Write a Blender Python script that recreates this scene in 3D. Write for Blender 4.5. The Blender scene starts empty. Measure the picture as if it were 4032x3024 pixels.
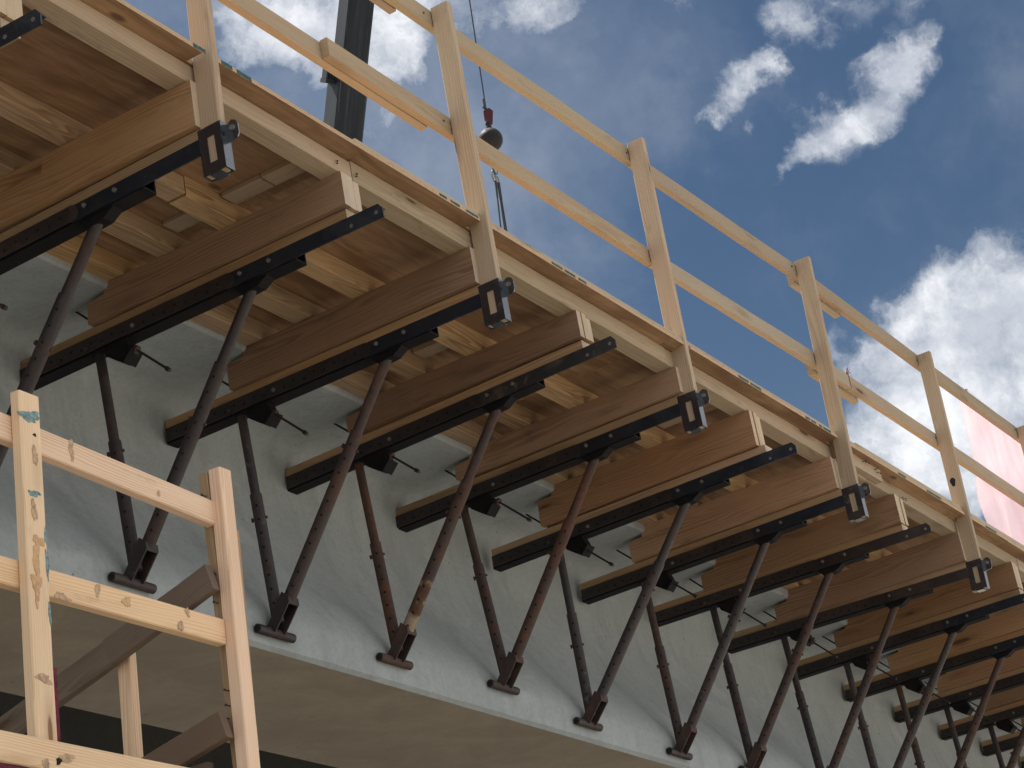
import bpy, bmesh, math, random
from mathutils import Vector, Matrix
random.seed(7)
rnd = random.Random(11)
S = bpy.context.scene
COL = S.collection
TAU = 0.0364
CT, ST = math.cos(TAU), math.sin(TAU)

# ------------------------------------------------------------------ helpers
def V(x, v, w):
    """bridge frame (along, outward, up from the deck) -> world"""
    return Vector((x, -v * CT + w * ST, v * ST + w * CT))

EX = Vector((1, 0, 0)); EV = Vector((0, -CT, ST)); EW = Vector((0, ST, CT))

def newbm():
    bm = bmesh.new(); bm.verts.layers.float_vector.new('gc'); return bm

def gcl(bm): return bm.verts.layers.float_vector['gc']

def obj(name, bm, mats, parent=None, smooth=False):
    me = bpy.data.meshes.new(name)
    bmesh.ops.recalc_face_normals(bm, faces=bm.faces[:])
    bm.to_mesh(me); bm.free()
    for m in (mats if isinstance(mats, (list, tuple)) else [mats]): me.materials.append(m)
    if smooth:
        for p in me.polygons: p.use_smooth = True
        try: me.set_sharp_from_angle(angle=math.radians(40))
        except Exception: pass
    o = bpy.data.objects.new(name, me); COL.objects.link(o)
    if parent is not None: o.parent = parent
    return o

def tag(o, label=None, cat=None, group=None, kind=None):
    if label: o['label'] = label
    if cat: o['category'] = cat
    if group: o['group'] = group
    if kind: o['kind'] = kind
    return o

def empty(name, loc, label, cat, group=None, rot=(0, 0, 0)):
    o = bpy.data.objects.new(name, None); COL.objects.link(o)
    o.empty_display_size = .1
    o.location = loc; o.rotation_euler = rot
    return tag(o, label, cat, group)

def goff():
    return Vector((rnd.uniform(0, 60), rnd.uniform(-.05, .05), rnd.uniform(.005, .085)))

def board(bm, pts, s, u, w, h, c=.0025, mat=0, wob=.0, cap=None):
    """loft of a chamfered rectangle w (along s) by h (along u) along the polyline pts"""
    lay = gcl(bm); s = s.normalized(); u = u.normalized(); off = goff()
    prof = [(-w/2+c, -h/2), (w/2-c, -h/2), (w/2, -h/2+c), (w/2, h/2-c), (w/2-c, h/2), (-w/2+c, h/2), (-w/2, h/2-c), (-w/2, -h/2+c)]
    rings = []; L = 0; prev = None
    for p in pts:
        p = Vector(p)
        if prev is not None: L += (p - prev).length
        prev = p
        ds, du = rnd.uniform(-wob, wob), rnd.uniform(-wob, wob)
        r = []
        for a, b in prof:
            vt = bm.verts.new(p + s*(a+ds) + u*(b+du)); vt[lay] = Vector((L, a, b)) + off; r.append(vt)
        rings.append(r)
    for a, b in zip(rings, rings[1:]):
        for k in range(8):
            f = bm.faces.new((a[k], a[(k+1) % 8], b[(k+1) % 8], b[k])); f.material_index = mat
    for r in (rings[0], rings[-1]):
        f = bm.faces.new(r); f.material_index = mat if cap is None else cap

def lerp_pts(a, b, n):
    a, b = Vector(a), Vector(b)
    return [a.lerp(b, k/n) for k in range(n+1)]

def prism(bm, prof, org, a, b, e, th, mat=0, grain='a', cap=None):
    """polygon prof in the (a,b) plane through org, extruded th along e"""
    lay = gcl(bm); off = goff(); lo, hi = [], []
    for (x, y) in prof:
        for k, lst in ((0, lo), (1, hi)):
            vt = bm.verts.new(Vector(org) + a*x + b*y + e*(th*k))
            vt[lay] = (Vector((x, th*k, y)) if grain == 'a' else Vector((y, th*k, x))) + off
            lst.append(vt)
    n = len(prof); fs = [bm.faces.new(lo), bm.faces.new(hi)]; cap = mat if cap is None else cap
    for k in range(n): fs.append(bm.faces.new((lo[k], lo[(k+1) % n], hi[(k+1) % n], hi[k])))
    for f in fs: f.material_index = mat
    fs[2].material_index = cap

def box(bm, lo, hi, mat=0, c=0.0):
    lo, hi = Vector(lo), Vector(hi)
    ce = (lo+hi)/2; d = hi-lo
    if c > 0:
        board(bm, [Vector((lo.x, ce.y, ce.z)), Vector((hi.x, ce.y, ce.z))], Vector((0, 1, 0)), Vector((0, 0, 1)), d.y, d.z, c, mat)
    else:
        prism(bm, [(0, 0), (d.x, 0), (d.x, d.z), (0, d.z)], lo, EX, Vector((0, 0, 1)), Vector((0, 1, 0)), d.y, mat)

def tube(bm, p0, p1, r0, r1=None, n=14, mat=0, caps=True, rings=1):
    lay = gcl(bm); off = goff(); r1 = r0 if r1 is None else r1
    p0, p1 = Vector(p0), Vector(p1); d = (p1-p0).normalized()
    a = d.orthogonal().normalized(); b = d.cross(a)
    R = []
    for j in range(rings+1):
        t = j/rings; c = p0.lerp(p1, t); r = r0+(r1-r0)*t; ring = []
        for k in range(n):
            q = 2*math.pi*k/n
            vt = bm.verts.new(c + (a*math.cos(q)+b*math.sin(q))*r)
            vt[lay] = Vector(((p1-p0).length*t, math.cos(q)*r, math.sin(q)*r)) + off; ring.append(vt)
        R.append(ring)
    for x, y in zip(R, R[1:]):
        for k in range(n):
            f = bm.faces.new((x[k], x[(k+1) % n], y[(k+1) % n], y[k])); f.material_index = mat
    if caps:
        for r in (R[0], R[-1]):
            f = bm.faces.new(r); f.material_index = mat

def ball(bm, c, r, n=20, m=12, mat=0, sz=1.0):
    lay = gcl(bm); c = Vector(c); rows = []
    for j in range(1, m):
        t = math.pi*j/m
        rows.append([bm.verts.new(c+Vector((math.sin(t)*math.cos(2*math.pi*k/n)*r, math.sin(t)*math.sin(2*math.pi*k/n)*r, math.cos(t)*r*sz))) for k in range(n)])
    top = bm.verts.new(c+Vector((0, 0, r*sz))); bot = bm.verts.new(c-Vector((0, 0, r*sz)))
    for k in range(n):
        bm.faces.new((top, rows[0][k], rows[0][(k+1) % n])); bm.faces.new((bot, rows[-1][(k+1) % n], rows[-1][k]))
    for a, b in zip(rows, rows[1:]):
        for k in range(n): bm.faces.new((a[k], a[(k+1) % n], b[(k+1) % n], b[k]))
    for vt in bm.verts: vt[lay] = vt.co

def disc_dark(bm, c, nrm, r, th, mat=1, n=8):
    tube(bm, Vector(c), Vector(c)+Vector(nrm).normalized()*th, r, r, n, mat)

# ------------------------------------------------------------------ materials
class NT:
    def __init__(s, name):
        s.m = bpy.data.materials.new(name); s.m.use_nodes = True
        s.t = s.m.node_tree; s.t.nodes.clear()
        s.out = s.n('ShaderNodeOutputMaterial'); s.b = s.n('ShaderNodeBsdfPrincipled')
        s.l(s.b.outputs[0], s.out.inputs[0])
    def n(s, k, **kw):
        nd = s.t.nodes.new(k)
        for a, b in kw.items(): setattr(nd, a, b)
        return nd
    def l(s, a, b): s.t.links.new(a, b)
    def put(s, inp, val):
        if hasattr(val, 'is_output') or isinstance(val, bpy.types.NodeSocket): s.l(val, inp)
        else: inp.default_value = val
    def math(s, op, a, b=0.0, c=None, clamp=False):
        nd = s.n('ShaderNodeMath', operation=op, use_clamp=clamp); s.put(nd.inputs[0], a); s.put(nd.inputs[1], b)
        if c is not None: s.put(nd.inputs[2], c)
        return nd.outputs[0]
    def vmath(s, op, a, b):
        nd = s.n('ShaderNodeVectorMath', operation=op); s.put(nd.inputs[0], a); s.put(nd.inputs[1], b); return nd.outputs[0]
    def noise(s, vec, scale, detail=3, rough=.5, dist=0.0, out=0):
        nd = s.n('ShaderNodeTexNoise'); s.l(vec, nd.inputs['Vector'])
        nd.inputs['Scale'].default_value = scale; nd.inputs['Detail'].default_value = detail
        nd.inputs['Roughness'].default_value = rough; nd.inputs['Distortion'].default_value = dist
        return nd.outputs[out]
    def ramp(s, f, lo, hi, a=0.0, b=1.0, mode='SMOOTHSTEP'):
        nd = s.n('ShaderNodeMapRange', interpolation_type=mode); s.put(nd.inputs[0], f)
        for k, v in ((1, lo), (2, hi), (3, a), (4, b)): nd.inputs[k].default_value = v
        return nd.outputs[0]
    def mix(s, f, a, b, mode='MIX'):
        nd = s.n('ShaderNodeMix', data_type='RGBA', blend_type=mode)
        s.put(nd.inputs[0], f)
        for i, v in ((6, a), (7, b)):
            if isinstance(v, (tuple, list)): v = tuple(v)+((1,) if len(v) == 3 else ())
            s.put(nd.inputs[i], v)
        return nd.outputs[2]
    def scl(s, vec, k): return s.vmath('MULTIPLY', vec, k)
    def bump(s, h, strength, dist):
        nd = s.n('ShaderNodeBump'); nd.inputs['Strength'].default_value = strength; nd.inputs['Distance'].default_value = dist
        s.l(h, nd.inputs['Height']); s.l(nd.outputs[0], s.b.inputs['Normal'])
    def set(s, **k):
        for a, v in k.items(): s.put(s.b.inputs[a.replace('_', ' ')], v)

def wood(name, light, dark, ring=.0085, contrast=.6, knots=.5, mildew=.2, vary=.25, knotcol=(.10, .045, .02), rough=.75, redden=0.0, wamp=.065):
    t = NT(name)
    at = t.n('ShaderNodeAttribute', attribute_name='gc').outputs['Vector']
    oi = t.n('ShaderNodeObjectInfo').outputs['Random']
    # knots
    kv = t.n('ShaderNodeTexVoronoi', feature='F1'); t.l(t.scl(at, (2.3, 11, 11)), kv.inputs['Vector']); kv.inputs['Scale'].default_value = 1.0
    kd = kv.outputs['Distance']
    ksel = t.n('ShaderNodeSeparateColor'); t.l(kv.outputs['Color'], ksel.inputs[0])
    ksz = t.ramp(ksel.outputs[0], 1-knots, 1.0, 0.0, .19, 'LINEAR')
    kmask = t.math('MULTIPLY', t.ramp(t.math('SUBTRACT', kd, ksz), -.05, .02, 1, 0), t.math('GREATER_THAN', ksz, .012))
    khalo = t.math('MULTIPLY', t.ramp(t.math('SUBTRACT', kd, ksz), -.05, .30, 1, 0), t.math('GREATER_THAN', ksz, .012))
    # growth rings round a pith line
    sx = t.n('ShaderNodeSeparateXYZ'); t.l(at, sx.inputs[0])
    warp = t.math('SUBTRACT', t.noise(t.scl(at, (1.1, 9, 9)), 1.0, 2, .5), .5)
    warp2 = t.math('SUBTRACT', t.noise(t.scl(at, (5, 40, 40)), 1.0, 2, .5), .5)
    r = t.math('SQRT', t.math('ADD', t.math('MULTIPLY', sx.outputs[1], sx.outputs[1]), t.math('MULTIPLY', sx.outputs[2], sx.outputs[2])))
    r = t.math('ADD', r, t.math('MULTIPLY', warp, wamp)); r = t.math('ADD', r, t.math('MULTIPLY', warp2, .004))
    r = t.math('ADD', r, t.math('MULTIPLY', khalo, .016))
    f = t.math('FRACT', t.math('DIVIDE', r, ring))
    band = t.math('MULTIPLY', t.ramp(f, .15, .82, 0, 1), t.ramp(f, .86, 1.0, 1, 0))
    amp = t.ramp(t.noise(t.scl(at, (1.3, 11, 11)), 1.0, 3), .32, .68, .12, 1.0)
    fib = t.noise(t.scl(at, (6, 220, 220)), 1.0, 3, .6)
    tone = t.noise(t.scl(at, (.9, 7, 7)), 1.0, 3, .55)
    col = t.mix(t.math('MULTIPLY', t.math('MULTIPLY', band, amp), contrast), light, dark)
    col = t.mix(t.ramp(fib, .3, .75, 0, .32), col, t.mix(.5, col, dark))
    col = t.mix(t.ramp(tone, .35, .7, 0, .35), col, t.mix(.55, col, tuple(.62*a+.0*b for a, b in zip(light, dark))))
    col = t.mix(t.math('MULTIPLY', khalo, .45), col, tuple(.55*a for a in dark))
    col = t.mix(t.math('MULTIPLY', kmask, .85), col, knotcol)
    mil = t.noise(t.scl(at, (2.2, 9, 9)), 1.7, 5, .65)
    col = t.mix(t.ramp(mil, .56, .78, 0, mildew), col, (.11, .085, .065))
    hv = t.n('ShaderNodeHueSaturation'); t.l(col, hv.inputs['Color'])
    t.l(t.ramp(oi, 0, 1, 1-vary, 1+vary*.55, 'LINEAR'), hv.inputs['Value'])
    o2 = t.math('FRACT', t.math('MULTIPLY', oi, 7.31))
    t.l(t.ramp(o2, 0, 1, .494-redden, .506-redden*.3, 'LINEAR'), hv.inputs['Hue']); t.l(t.ramp(t.math('FRACT', t.math('MULTIPLY', oi, 13.7)), 0, 1, .86, 1.12, 'LINEAR'), hv.inputs['Saturation'])
    t.set(Base_Color=hv.outputs[0], Roughness=t.ramp(fib, .2, .8, rough-.08, rough+.1))
    t.b.inputs['Specular IOR Level'].default_value = .28
    t.bump(t.math('ADD', t.math('MULTIPLY', band, -.5), t.math('MULTIPLY', fib, 1.2)), .35, .0016)
    return t.m

M = {}
M['pine'] = wood('fresh_pine', (.41, .325, .220), (.285, .205, .124), contrast=.6, knots=.42, mildew=.4, vary=.12)
M['post'] = wood('post_pine', (.50, .39, .265), (.33, .23, .14), ring=.011, contrast=.65, knots=.30, mildew=.5, vary=.12)
M['beam'] = wood('form_lumber', (.44, .275, .150), (.20, .105, .052), ring=.015, contrast=.62, knots=.36, mildew=.55, vary=.32, redden=.003, wamp=.12)
M['joist'] = wood('joist_lumber', (.48, .325, .180), (.22, .120, .058), ring=.013, contrast=.8, knots=.36, mildew=.35, vary=.25, wamp=.12)
M['fascia'] = wood('edge_lumber', (.455, .358, .247), (.30, .21, .13), ring=.012, contrast=.55, knots=.36, mildew=.6, vary=.14)
M['end'] = wood('sawn_end_grain', (.62, .50, .36), (.47, .35, .23), ring=.007, contrast=.5, knots=.0, mildew=.15, vary=.1)
M['shade'] = wood('shade_dark_lumber', (.20, .148, .108), (.10, .068, .045), contrast=.5, knots=.3, mildew=.4, vary=.1)  # shade on the sloping rails put into the wood colour
M['nailer'] = wood('nailer_lumber', (.42, .285, .165), (.24, .14, .075), ring=.012, contrast=.6, knots=.3, mildew=.45, vary=.22)
M['old'] = wood('weathered_stair_lumber', (.90, .66, .445), (.64, .40, .225), ring=.010, contrast=.72, knots=.62, mildew=.32, vary=.06, knotcol=(.20, .09, .04))

def plywood():
    t = NT('plywood_face')
    at = t.n('ShaderNodeAttribute', attribute_name='gc').outputs['Vector']
    oi = t.n('ShaderNodeObjectInfo').outputs['Random']
    f = t.noise(t.scl(at, (1.0, 6, 30)), 1.0, 4, .6, 1.2)
    g = t.noise(t.scl(at, (3, 60, 160)), 1.0, 3, .6)
    p = t.noise(t.scl(at, (2.5, 4, 4)), 1.0, 4, .6)
    c = t.mix(t.ramp(f, .3, .7, 0, 1), (.40, .255, .140), (.20, .110, .058))
    c = t.mix(t.ramp(g, .35, .7, 0, .35), c, (.135, .070, .040))
    c = t.mix(t.ramp(p, .5, .75, 0, .55), c, (.10, .055, .036))
    kv = t.n('ShaderNodeTexVoronoi'); t.l(t.scl(at, (2.2, 6, 3)), kv.inputs['Vector']); kv.inputs['Scale'].default_value = 1
    c = t.mix(t.ramp(kv.outputs['Distance'], .05, .13, .75, 0), c, (.07, .03, .018))
    hv = t.n('ShaderNodeHueSaturation'); t.l(c, hv.inputs['Color']); t.l(t.ramp(oi, 0, 1, .85, 1.15, 'LINEAR'), hv.inputs['Value'])
    t.set(Base_Color=hv.outputs[0], Roughness=.7); t.b.inputs['Specular IOR Level'].default_value = .3
    t.bump(g, .25, .001)
    # veneer edge
    e = NT('plywood_edge')
    at = e.n('ShaderNodeAttribute', attribute_name='gc').outputs['Vector']
    sx = e.n('ShaderNodeSeparateXYZ'); e.l(at, sx.inputs[0])
    w = e.math('ADD', e.math('MULTIPLY', sx.outputs[2], 1/.0048), e.math('MULTIPLY', e.noise(e.scl(at, (5, 5, 5)), 1.0, 3), .5))
    k = e.ramp(e.math('PINGPONG', w, .5), .1, .4, 0, 1)
    n = e.noise(e.scl(at, (30, 200, 200)), 1.0, 3)
    c = e.mix(k, (.60, .45, .29), (.40, .26, .15))
    c = e.mix(e.ramp(n, .5, .75, 0, .6), c, (.24, .15, .09))
    e.set(Base_Color=c, Roughness=.85)
    return t.m, e.m
M['ply'], M['plyedge'] = plywood()

def steel(name, a, b, rough, lo=.45, hi=.7, scuff=0.0, metal=0.0, spec=.5, bumpd=.0006):
    t = NT(name)
    tc = t.n('ShaderNodeTexCoord').outputs['Object']; oi = t.n('ShaderNodeObjectInfo').outputs['Random']
    of = t.n('ShaderNodeCombineXYZ'); t.l(t.math('MULTIPLY', oi, 37.0), of.inputs[0]); t.l(t.math('MULTIPLY', oi, 11.0), of.inputs[1])
    vec = t.vmath('ADD', tc, of.outputs[0])
    n = t.noise(vec, 7, 6, .68); n2 = t.noise(vec, 46, 4, .65); n3 = t.noise(vec, 19, 5, .7)
    f = t.ramp(n, lo, hi, 0, 1)
    c = t.mix(f, a, b)
    c = t.mix(t.ramp(n2, .45, .75, 0, .45), c, tuple(.45*x for x in a))
    if scuff > 0: c = t.mix(t.ramp(n3, .60, .72, 0, scuff), c, (.30, .27, .25))
    t.set(Base_Color=c, Roughness=t.math('ADD', t.math('MULTIPLY', f, .3), t.math('ADD', t.math('MULTIPLY', n2, .15), rough-.07)), Metallic=metal)
    t.b.inputs['Specular IOR Level'].default_value = spec
    t.bump(t.math('ADD', n2, n3), .4, bumpd)
    return t.m
M['black'] = steel('black_painted_steel', (.010, .017, .029), (.018, .023, .032), .34, scuff=.15)
M['scuffed'] = steel('scuffed_black_steel', (.022, .024, .028), (.085, .060, .045), .5, lo=.48, hi=.66, scuff=.3)
M['socket'] = steel('glossy_black_steel', (.010, .017, .028), (.020, .028, .040), .16, lo=.5, hi=.8, scuff=.2, spec=.5)
for nd_ in M['socket'].node_tree.nodes:
    if nd_.type == 'BSDF_PRINCIPLED': nd_.inputs['IOR'].default_value = 2.3
M['rust'] = steel('rusted_steel', (.040, .027, .025), (.092, .050, .038), .62, lo=.40, hi=.68, scuff=.12)
M['rustdark'] = steel('dark_rusted_steel', (.024, .018, .019), (.056, .035, .029), .55, lo=.42, hi=.7, scuff=.1)
M['rustgrey'] = steel('grey_worn_steel', (.036, .032, .034), (.080, .050, .040), .55, lo=.45, hi=.7, scuff=.3)
M['rustorange'] = steel('orange_rusted_steel', (.055, .033, .027), (.125, .056, .036), .7, lo=.40, hi=.65, scuff=.1)
M['mud'] = steel('mud_caked_steel', (.30, .24, .16), (.09, .045, .03), .85, lo=.46, hi=.56, scuff=0)
M['zinc'] = steel('zinc_bolt', (.22, .22, .20), (.15, .14, .12), .5, scuff=0, metal=.5)
M['hole'] = steel('hole_shadow', (.008, .008, .008), (.01, .01, .01), .9)
M['nail'] = steel('dark_nail', (.05, .045, .04), (.09, .06, .045), .5)

def plain(name, col, rough=.7, var=.25, scale=20, spec=.3):
    t = NT(name); tc = t.n('ShaderNodeTexCoord').outputs['Object']
    n = t.noise(tc, scale, 5, .65)
    t.set(Base_Color=t.mix(t.ramp(n, .35, .7, 0, 1), col, tuple(c*(1-var) for c in col)), Roughness=rough)
    t.b.inputs['Specular IOR Level'].default_value = spec
    return t.m
M['teal'] = plain('green_stamp_paint', (.055, .13, .12), .8, .5, 60)
M['blue'] = plain('blue_marker_paint', (.25, .38, .39), .8, .6, 45)
M['resin'] = plain('orange_resin_drip', (.66, .40, .19), .4, .35, 60, .5)
M['stain'] = plain('brown_stain', (.60, .42, .27), .8, .45, 60)
M['purple'] = plain('magenta_painted_edge', (.17, .022, .050), .8, .55, 45)
M['bandred'] = plain('red_strap', (.22, .06, .05), .7, .3)
M['clampred'] = plain('red_wedge_socket', (.075, .012, .016), .6, .4)
M['greenlink'] = plain('green_master_link', (.02, .09, .06), .5, .3)
M['rope'] = plain('steel_rope', (.035, .038, .045), .55, .4, 90)
M['ballm'] = steel('worn_black_ball', (.010, .009, .009), (.026, .019, .016), .6, lo=.45, hi=.75, scuff=.10, spec=.3)
M['channel'] = steel('black_rusty_channel', (.008, .008, .010), (.022, .016, .016), .72, lo=.48, hi=.75, scuff=.04, spec=.2)
M['plate'] = steel('dark_rusty_plate', (.020, .017, .019), (.048, .031, .027), .5, lo=.45, hi=.7, scuff=.12)

def concrete(name, base, alt, streak=1.0, patch=.22):
    t = NT(name); tc = t.n('ShaderNodeTexCoord').outputs['Object']
    a = t.noise(t.scl(tc, (2.2, 2.6, 1.5)), 1.0, 7, .66, .5)
    b = t.noise(t.scl(tc, (9, 9, 1.6)), 1.0, 4, .6)
    c = t.noise(tc, 42, 4, .6)
    pz = t.noise(t.scl(tc, (2.6, 3, 4.2)), 1.3, 3, .5, .9)
    col = t.mix(t.ramp(a, .32, .68, 0, 1), base, alt)
    dr = t.noise(t.scl(tc, (14, 14, .55)), 1.0, 4, .6)
    col = t.mix(t.ramp(b, .45, .72, 0, streak*.35), col, tuple(.72*x for x in base))
    col = t.mix(t.ramp(dr, .55, .75, 0, streak*.28), col, tuple(.66*x for x in base))
    col = t.mix(t.ramp(c, .4, .7, 0, .3), col, tuple(.72*x for x in base))
    fl = t.noise(tc, 120, 3, .6)
    col = t.mix(t.ramp(fl, .45, .7, 0, .3), col, tuple(.7*x for x in base))
    col = t.mix(t.ramp(pz, .60, .72, 0, patch), col, tuple(min(1, 1.35*x) for x in alt))
    vo = t.n('ShaderNodeTexVoronoi'); t.l(tc, vo.inputs['Vector']); vo.inputs['Scale'].default_value = 8
    sz = t.n('ShaderNodeSeparateColor'); t.l(vo.outputs['Color'], sz.inputs[0])
    hole = t.math('LESS_THAN', vo.outputs['Distance'], t.ramp(sz.outputs[0], .6, 1, 0, .075, 'LINEAR'))
    col = t.mix(t.math('MULTIPLY', hole, .65), col, (.10, .10, .095))
    t.set(Base_Color=col, Roughness=.85); t.b.inputs['Specular IOR Level'].default_value = .25
    t.bump(t.math('ADD', t.math('MULTIPLY', c, .5), t.math('ADD', a, t.math('MULTIPLY', hole, -2))), .3, .004)
    return t.m
M['conc'] = concrete('precast_concrete', (.335, .372, .378), (.385, .424, .434))
M['soffit'] = concrete('girder_soffit_concrete', (.345, .31, .245), (.265, .235, .185), .5, .05)  # brown of light bounced off the ground put into the soffit colour
M['darkconc'] = concrete('shade_dark_concrete', (.10, .10, .095), (.13, .13, .12), .3, .0)  # gloom behind the front girder painted in as near-black concrete

def ground_mat():
    t = NT('packed_sand'); tc = t.n('ShaderNodeTexCoord').outputs['Object']
    n = t.noise(tc, .35, 6, .6); m = t.noise(tc, 6, 5, .6)
    sx = t.n('ShaderNodeSeparateXYZ'); t.l(tc, sx.inputs[0])
    zone = t.ramp(t.math('ADD', sx.outputs[0], t.math('MULTIPLY', t.math('SUBTRACT', n, .5), 5.0)), -4.5, 5.0)
    c = t.mix(zone, (.17, .150, .125), (.44, .395, .335))          # tones invented to shape bounce light: dark near end, pale farther along
    c = t.mix(t.ramp(n, .35, .65, 0, .4), c, (.27, .24, .20))
    c = t.mix(t.ramp(m, .45, .7, 0, .35), c, (.20, .178, .15))
    t.set(Base_Color=c, Roughness=.95); t.bump(m, .4, .03)
    return t.m
M['ground'] = ground_mat()

def net_mat():
    t = NT('pink_debris_net'); tc = t.n('ShaderNodeTexCoord').outputs['Object']
    n = t.noise(t.scl(tc, (7, 7, 1.2)), 1.0, 4, .6)
    col = t.mix(t.ramp(n, .4, .7), (.93, .78, .81), (.89, .64, .69))
    t.set(Base_Color=col, Roughness=.8)
    tl = t.n('ShaderNodeBsdfTranslucent'); t.l(col, tl.inputs[0])
    tr = t.n('ShaderNodeBsdfTransparent'); tr.inputs[0].default_value = (1, .93, .94, 1)
    m1 = t.n('ShaderNodeMixShader'); m1.inputs[0].default_value = .6; t.l(t.b.outputs[0], m1.inputs[1]); t.l(tl.outputs[0], m1.inputs[2])
    m2 = t.n('ShaderNodeMixShader'); t.l(t.ramp(n, .35, .75, .36, .50), m2.inputs[0]); t.l(tr.outputs[0], m2.inputs[1]); t.l(m1.outputs[0], m2.inputs[2])
    t.l(m2.outputs[0], t.out.inputs[0]); return t.m
M['net'] = net_mat()

def boom_mat():
    t = NT('dark_worn_boom_paint'); at = t.n('ShaderNodeAttribute', attribute_name='gc').outputs['Vector']
    n = t.noise(t.scl(at, (.35, 7, 7)), 1.0, 5, .65); m = t.noise(t.scl(at, (.8, 26, 26)), 1.0, 5, .65)
    c = t.mix(t.ramp(n, .4, .7), (.006, .010, .015), (.018, .024, .031))
    c = t.mix(t.ramp(m, .58, .72, 0, .6), c, (.10, .10, .09))
    t.set(Base_Color=c, Roughness=.62); t.b.inputs['Specular IOR Level'].default_value = .25; return t.m
M['boom'] = boom_mat()

# ------------------------------------------------------------------ survey of the formwork
XB = {-1: -.666, 0: .3105, 1: 1.2431, 2: 2.1655, 3: 3.0779, 4: 4.0388, 5: 4.8664, 6: 5.8932, 7: 6.8082, 8: 7.8532, 9: 8.8008, 10: 9.734}
for k in range(11, 17): XB[k] = 9.734 + .93*(k-10)
OFF = {-1: (-.0122, -.0114, -.0046), 0: (-.0065, -.0264, .0187), 1: (-.0157, .0132, .0012), 2: (-.0018, -.0129, -.0015), 3: (-.0117, .028, .0203),
       4: (-.0296, .0317, .0075), 5: (.0398, -.028, .0064), 6: (.0153, -.0078, .0033), 7: (.0053, .0004, -.0154), 8: (-.0059, -.0058, -.0292), 9: (.0145, .013, -.0012), 10: (.0085, .006, -.0056)}
LEAN = {2: (.0265, -.0129), 4: (-.0094, .0145), 6: (.0177, .0241), 8: (-.0074, .0224), 10: (0, .0121)}
FZ = {1: -1.147, 2: -1.182, 3: -1.144, 4: -1.108, 5: -1.170, 6: -1.184}
YF = 1.3734; ZB = -1.2501
def WJ(x): return .172 if x < 1.29 else .162 + .0055*(min(x, 9)-1.3)      # underside of joists
def WP(x): return .2535 + .0040*max(-1, min(x, 9))      # underside of plywood

# ------------------------------------------------------------------ girders
def girder(name, yc, label, x0=-6, x1=22, main=False, mats=('conc', 'soffit')):
    h = .53; z = ZB
    half = [(h-.020, z), (h, z+.017), (h, z+.145), (h-.006, z+.168), (.505, z+.215), (.472, z+.272), (.432, z+.330), (.388, z+.388), (.342, z+.448), (.297, z+.512), (.253, z+.580), (.212, z+.655), (.177, z+.735), (.147, z+.82), (.122, z+.91), (.104, z+1.0), (.096, z+1.09), (.094, -.10),
            (.097, -.02), (.108, .02), (.14, .05), (.20, .068), (.35, .080), (.60, .100), (.612, .112), (.612, .21)]
    prof = [(yc-d, zz) for d, zz in half] + [(yc+d, zz) for d, zz in reversed(half)]
    bm = newbm(); nx = 220 if main else 28; xs = [x0+(x1-x0)*k/nx for k in range(nx+1)]; rings = []; jr = random.Random(5)
    for x in xs:
        r = [bm.verts.new((x, y, zz)) for y, zz in prof]
        if main:
            e = jr.uniform(-.002, .002)+(.006 if jr.random() < .06 else 0)
            r[0].co.y += e; r[1].co.z += e*1.2; r[1].co.y += abs(e)*.4
        rings.append(r)
    n = len(prof)
    for a, b in zip(rings, rings[1:]):
        for k in range(n):
            f = bm.faces.new((a[k], a[(k+1) % n], b[(k+1) % n], b[k])); f.material_index = 1 if k == n-1 else 0
    bm.faces.new(rings[0]); bm.faces.new(rings[-1])
    o = obj(name, bm, [M[mats[0]], M[mats[1]]], smooth=True)
    return tag(o, label, 'girder')
g1 = girder('concrete_girder', 1.903, 'long grey precast concrete girder running under the timber overhang', main=True)
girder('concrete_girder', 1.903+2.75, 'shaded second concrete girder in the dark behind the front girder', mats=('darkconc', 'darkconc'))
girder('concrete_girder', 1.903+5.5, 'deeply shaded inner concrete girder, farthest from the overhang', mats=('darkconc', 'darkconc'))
# small dark blot on the web
bm = newbm(); pr = []
for k in range(18):
    a = 2*math.pi*k/18; r = .033*(1+.35*math.sin(2*a+1)+rnd.uniform(-.2, .2)); pr.append((r*math.cos(a), r*.85*math.sin(a)))
prism(bm, pr, (6.62, 1.809-.003, -.50), EX, Vector((0, 0, 1)), Vector((0, 1, 0)), .004)
obj('dark_blot', bm, M['hole'], g1)
# stay-in-place forms between the girders
bm = newbm(); box(bm, (-6, 2.53, .13), (22, 4.03, .21)); box(bm, (-6, 5.28, .13), (22, 6.78, .21)); box(bm, (-6, 8.04, .13), (22, 14, .21))
tag(obj('deck_form_panel', bm, M['conc']), 'shaded concrete deck forms spanning between the girders', 'deck form')

# ------------------------------------------------------------------ brackets
ORD = {-1: 'cut off by the top left corner', 0: 'under the nearest rail post', 1: 'with a bare tip just past the nearest post',
       2: 'under the post beside the crane ball', 3: 'with scuffed bare tip just past the ball post', 4: 'under the third rail post',
       5: 'with black bare tip between third and fourth posts', 6: 'under the fourth post beside the nail-studded block',
       7: 'with rusty bare tip between fourth and fifth posts', 8: 'under the fifth post with a knot hole', 9: 'next beyond the knot-holed post, tip cut off',
       10: 'second beyond the knot-holed post', 11: 'third beyond the knot-holed post', 12: 'fourth beyond the knot-holed post', 13: 'fifth beyond the knot-holed post',
       14: 'sixth beyond the knot-holed post', 15: 'seventh beyond the knot-holed post', 16: 'farthest beyond the knot-holed post'}
DIAG = {0: 'rustdark', 1: 'rustdark', 2: 'rust', 3: 'rust', 4: 'rustorange', 5: 'rustgrey', 6: 'rustgrey', 7: 'rust', 8: 'rust', 9: 'rustgrey', 10: 'rust'}
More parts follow.
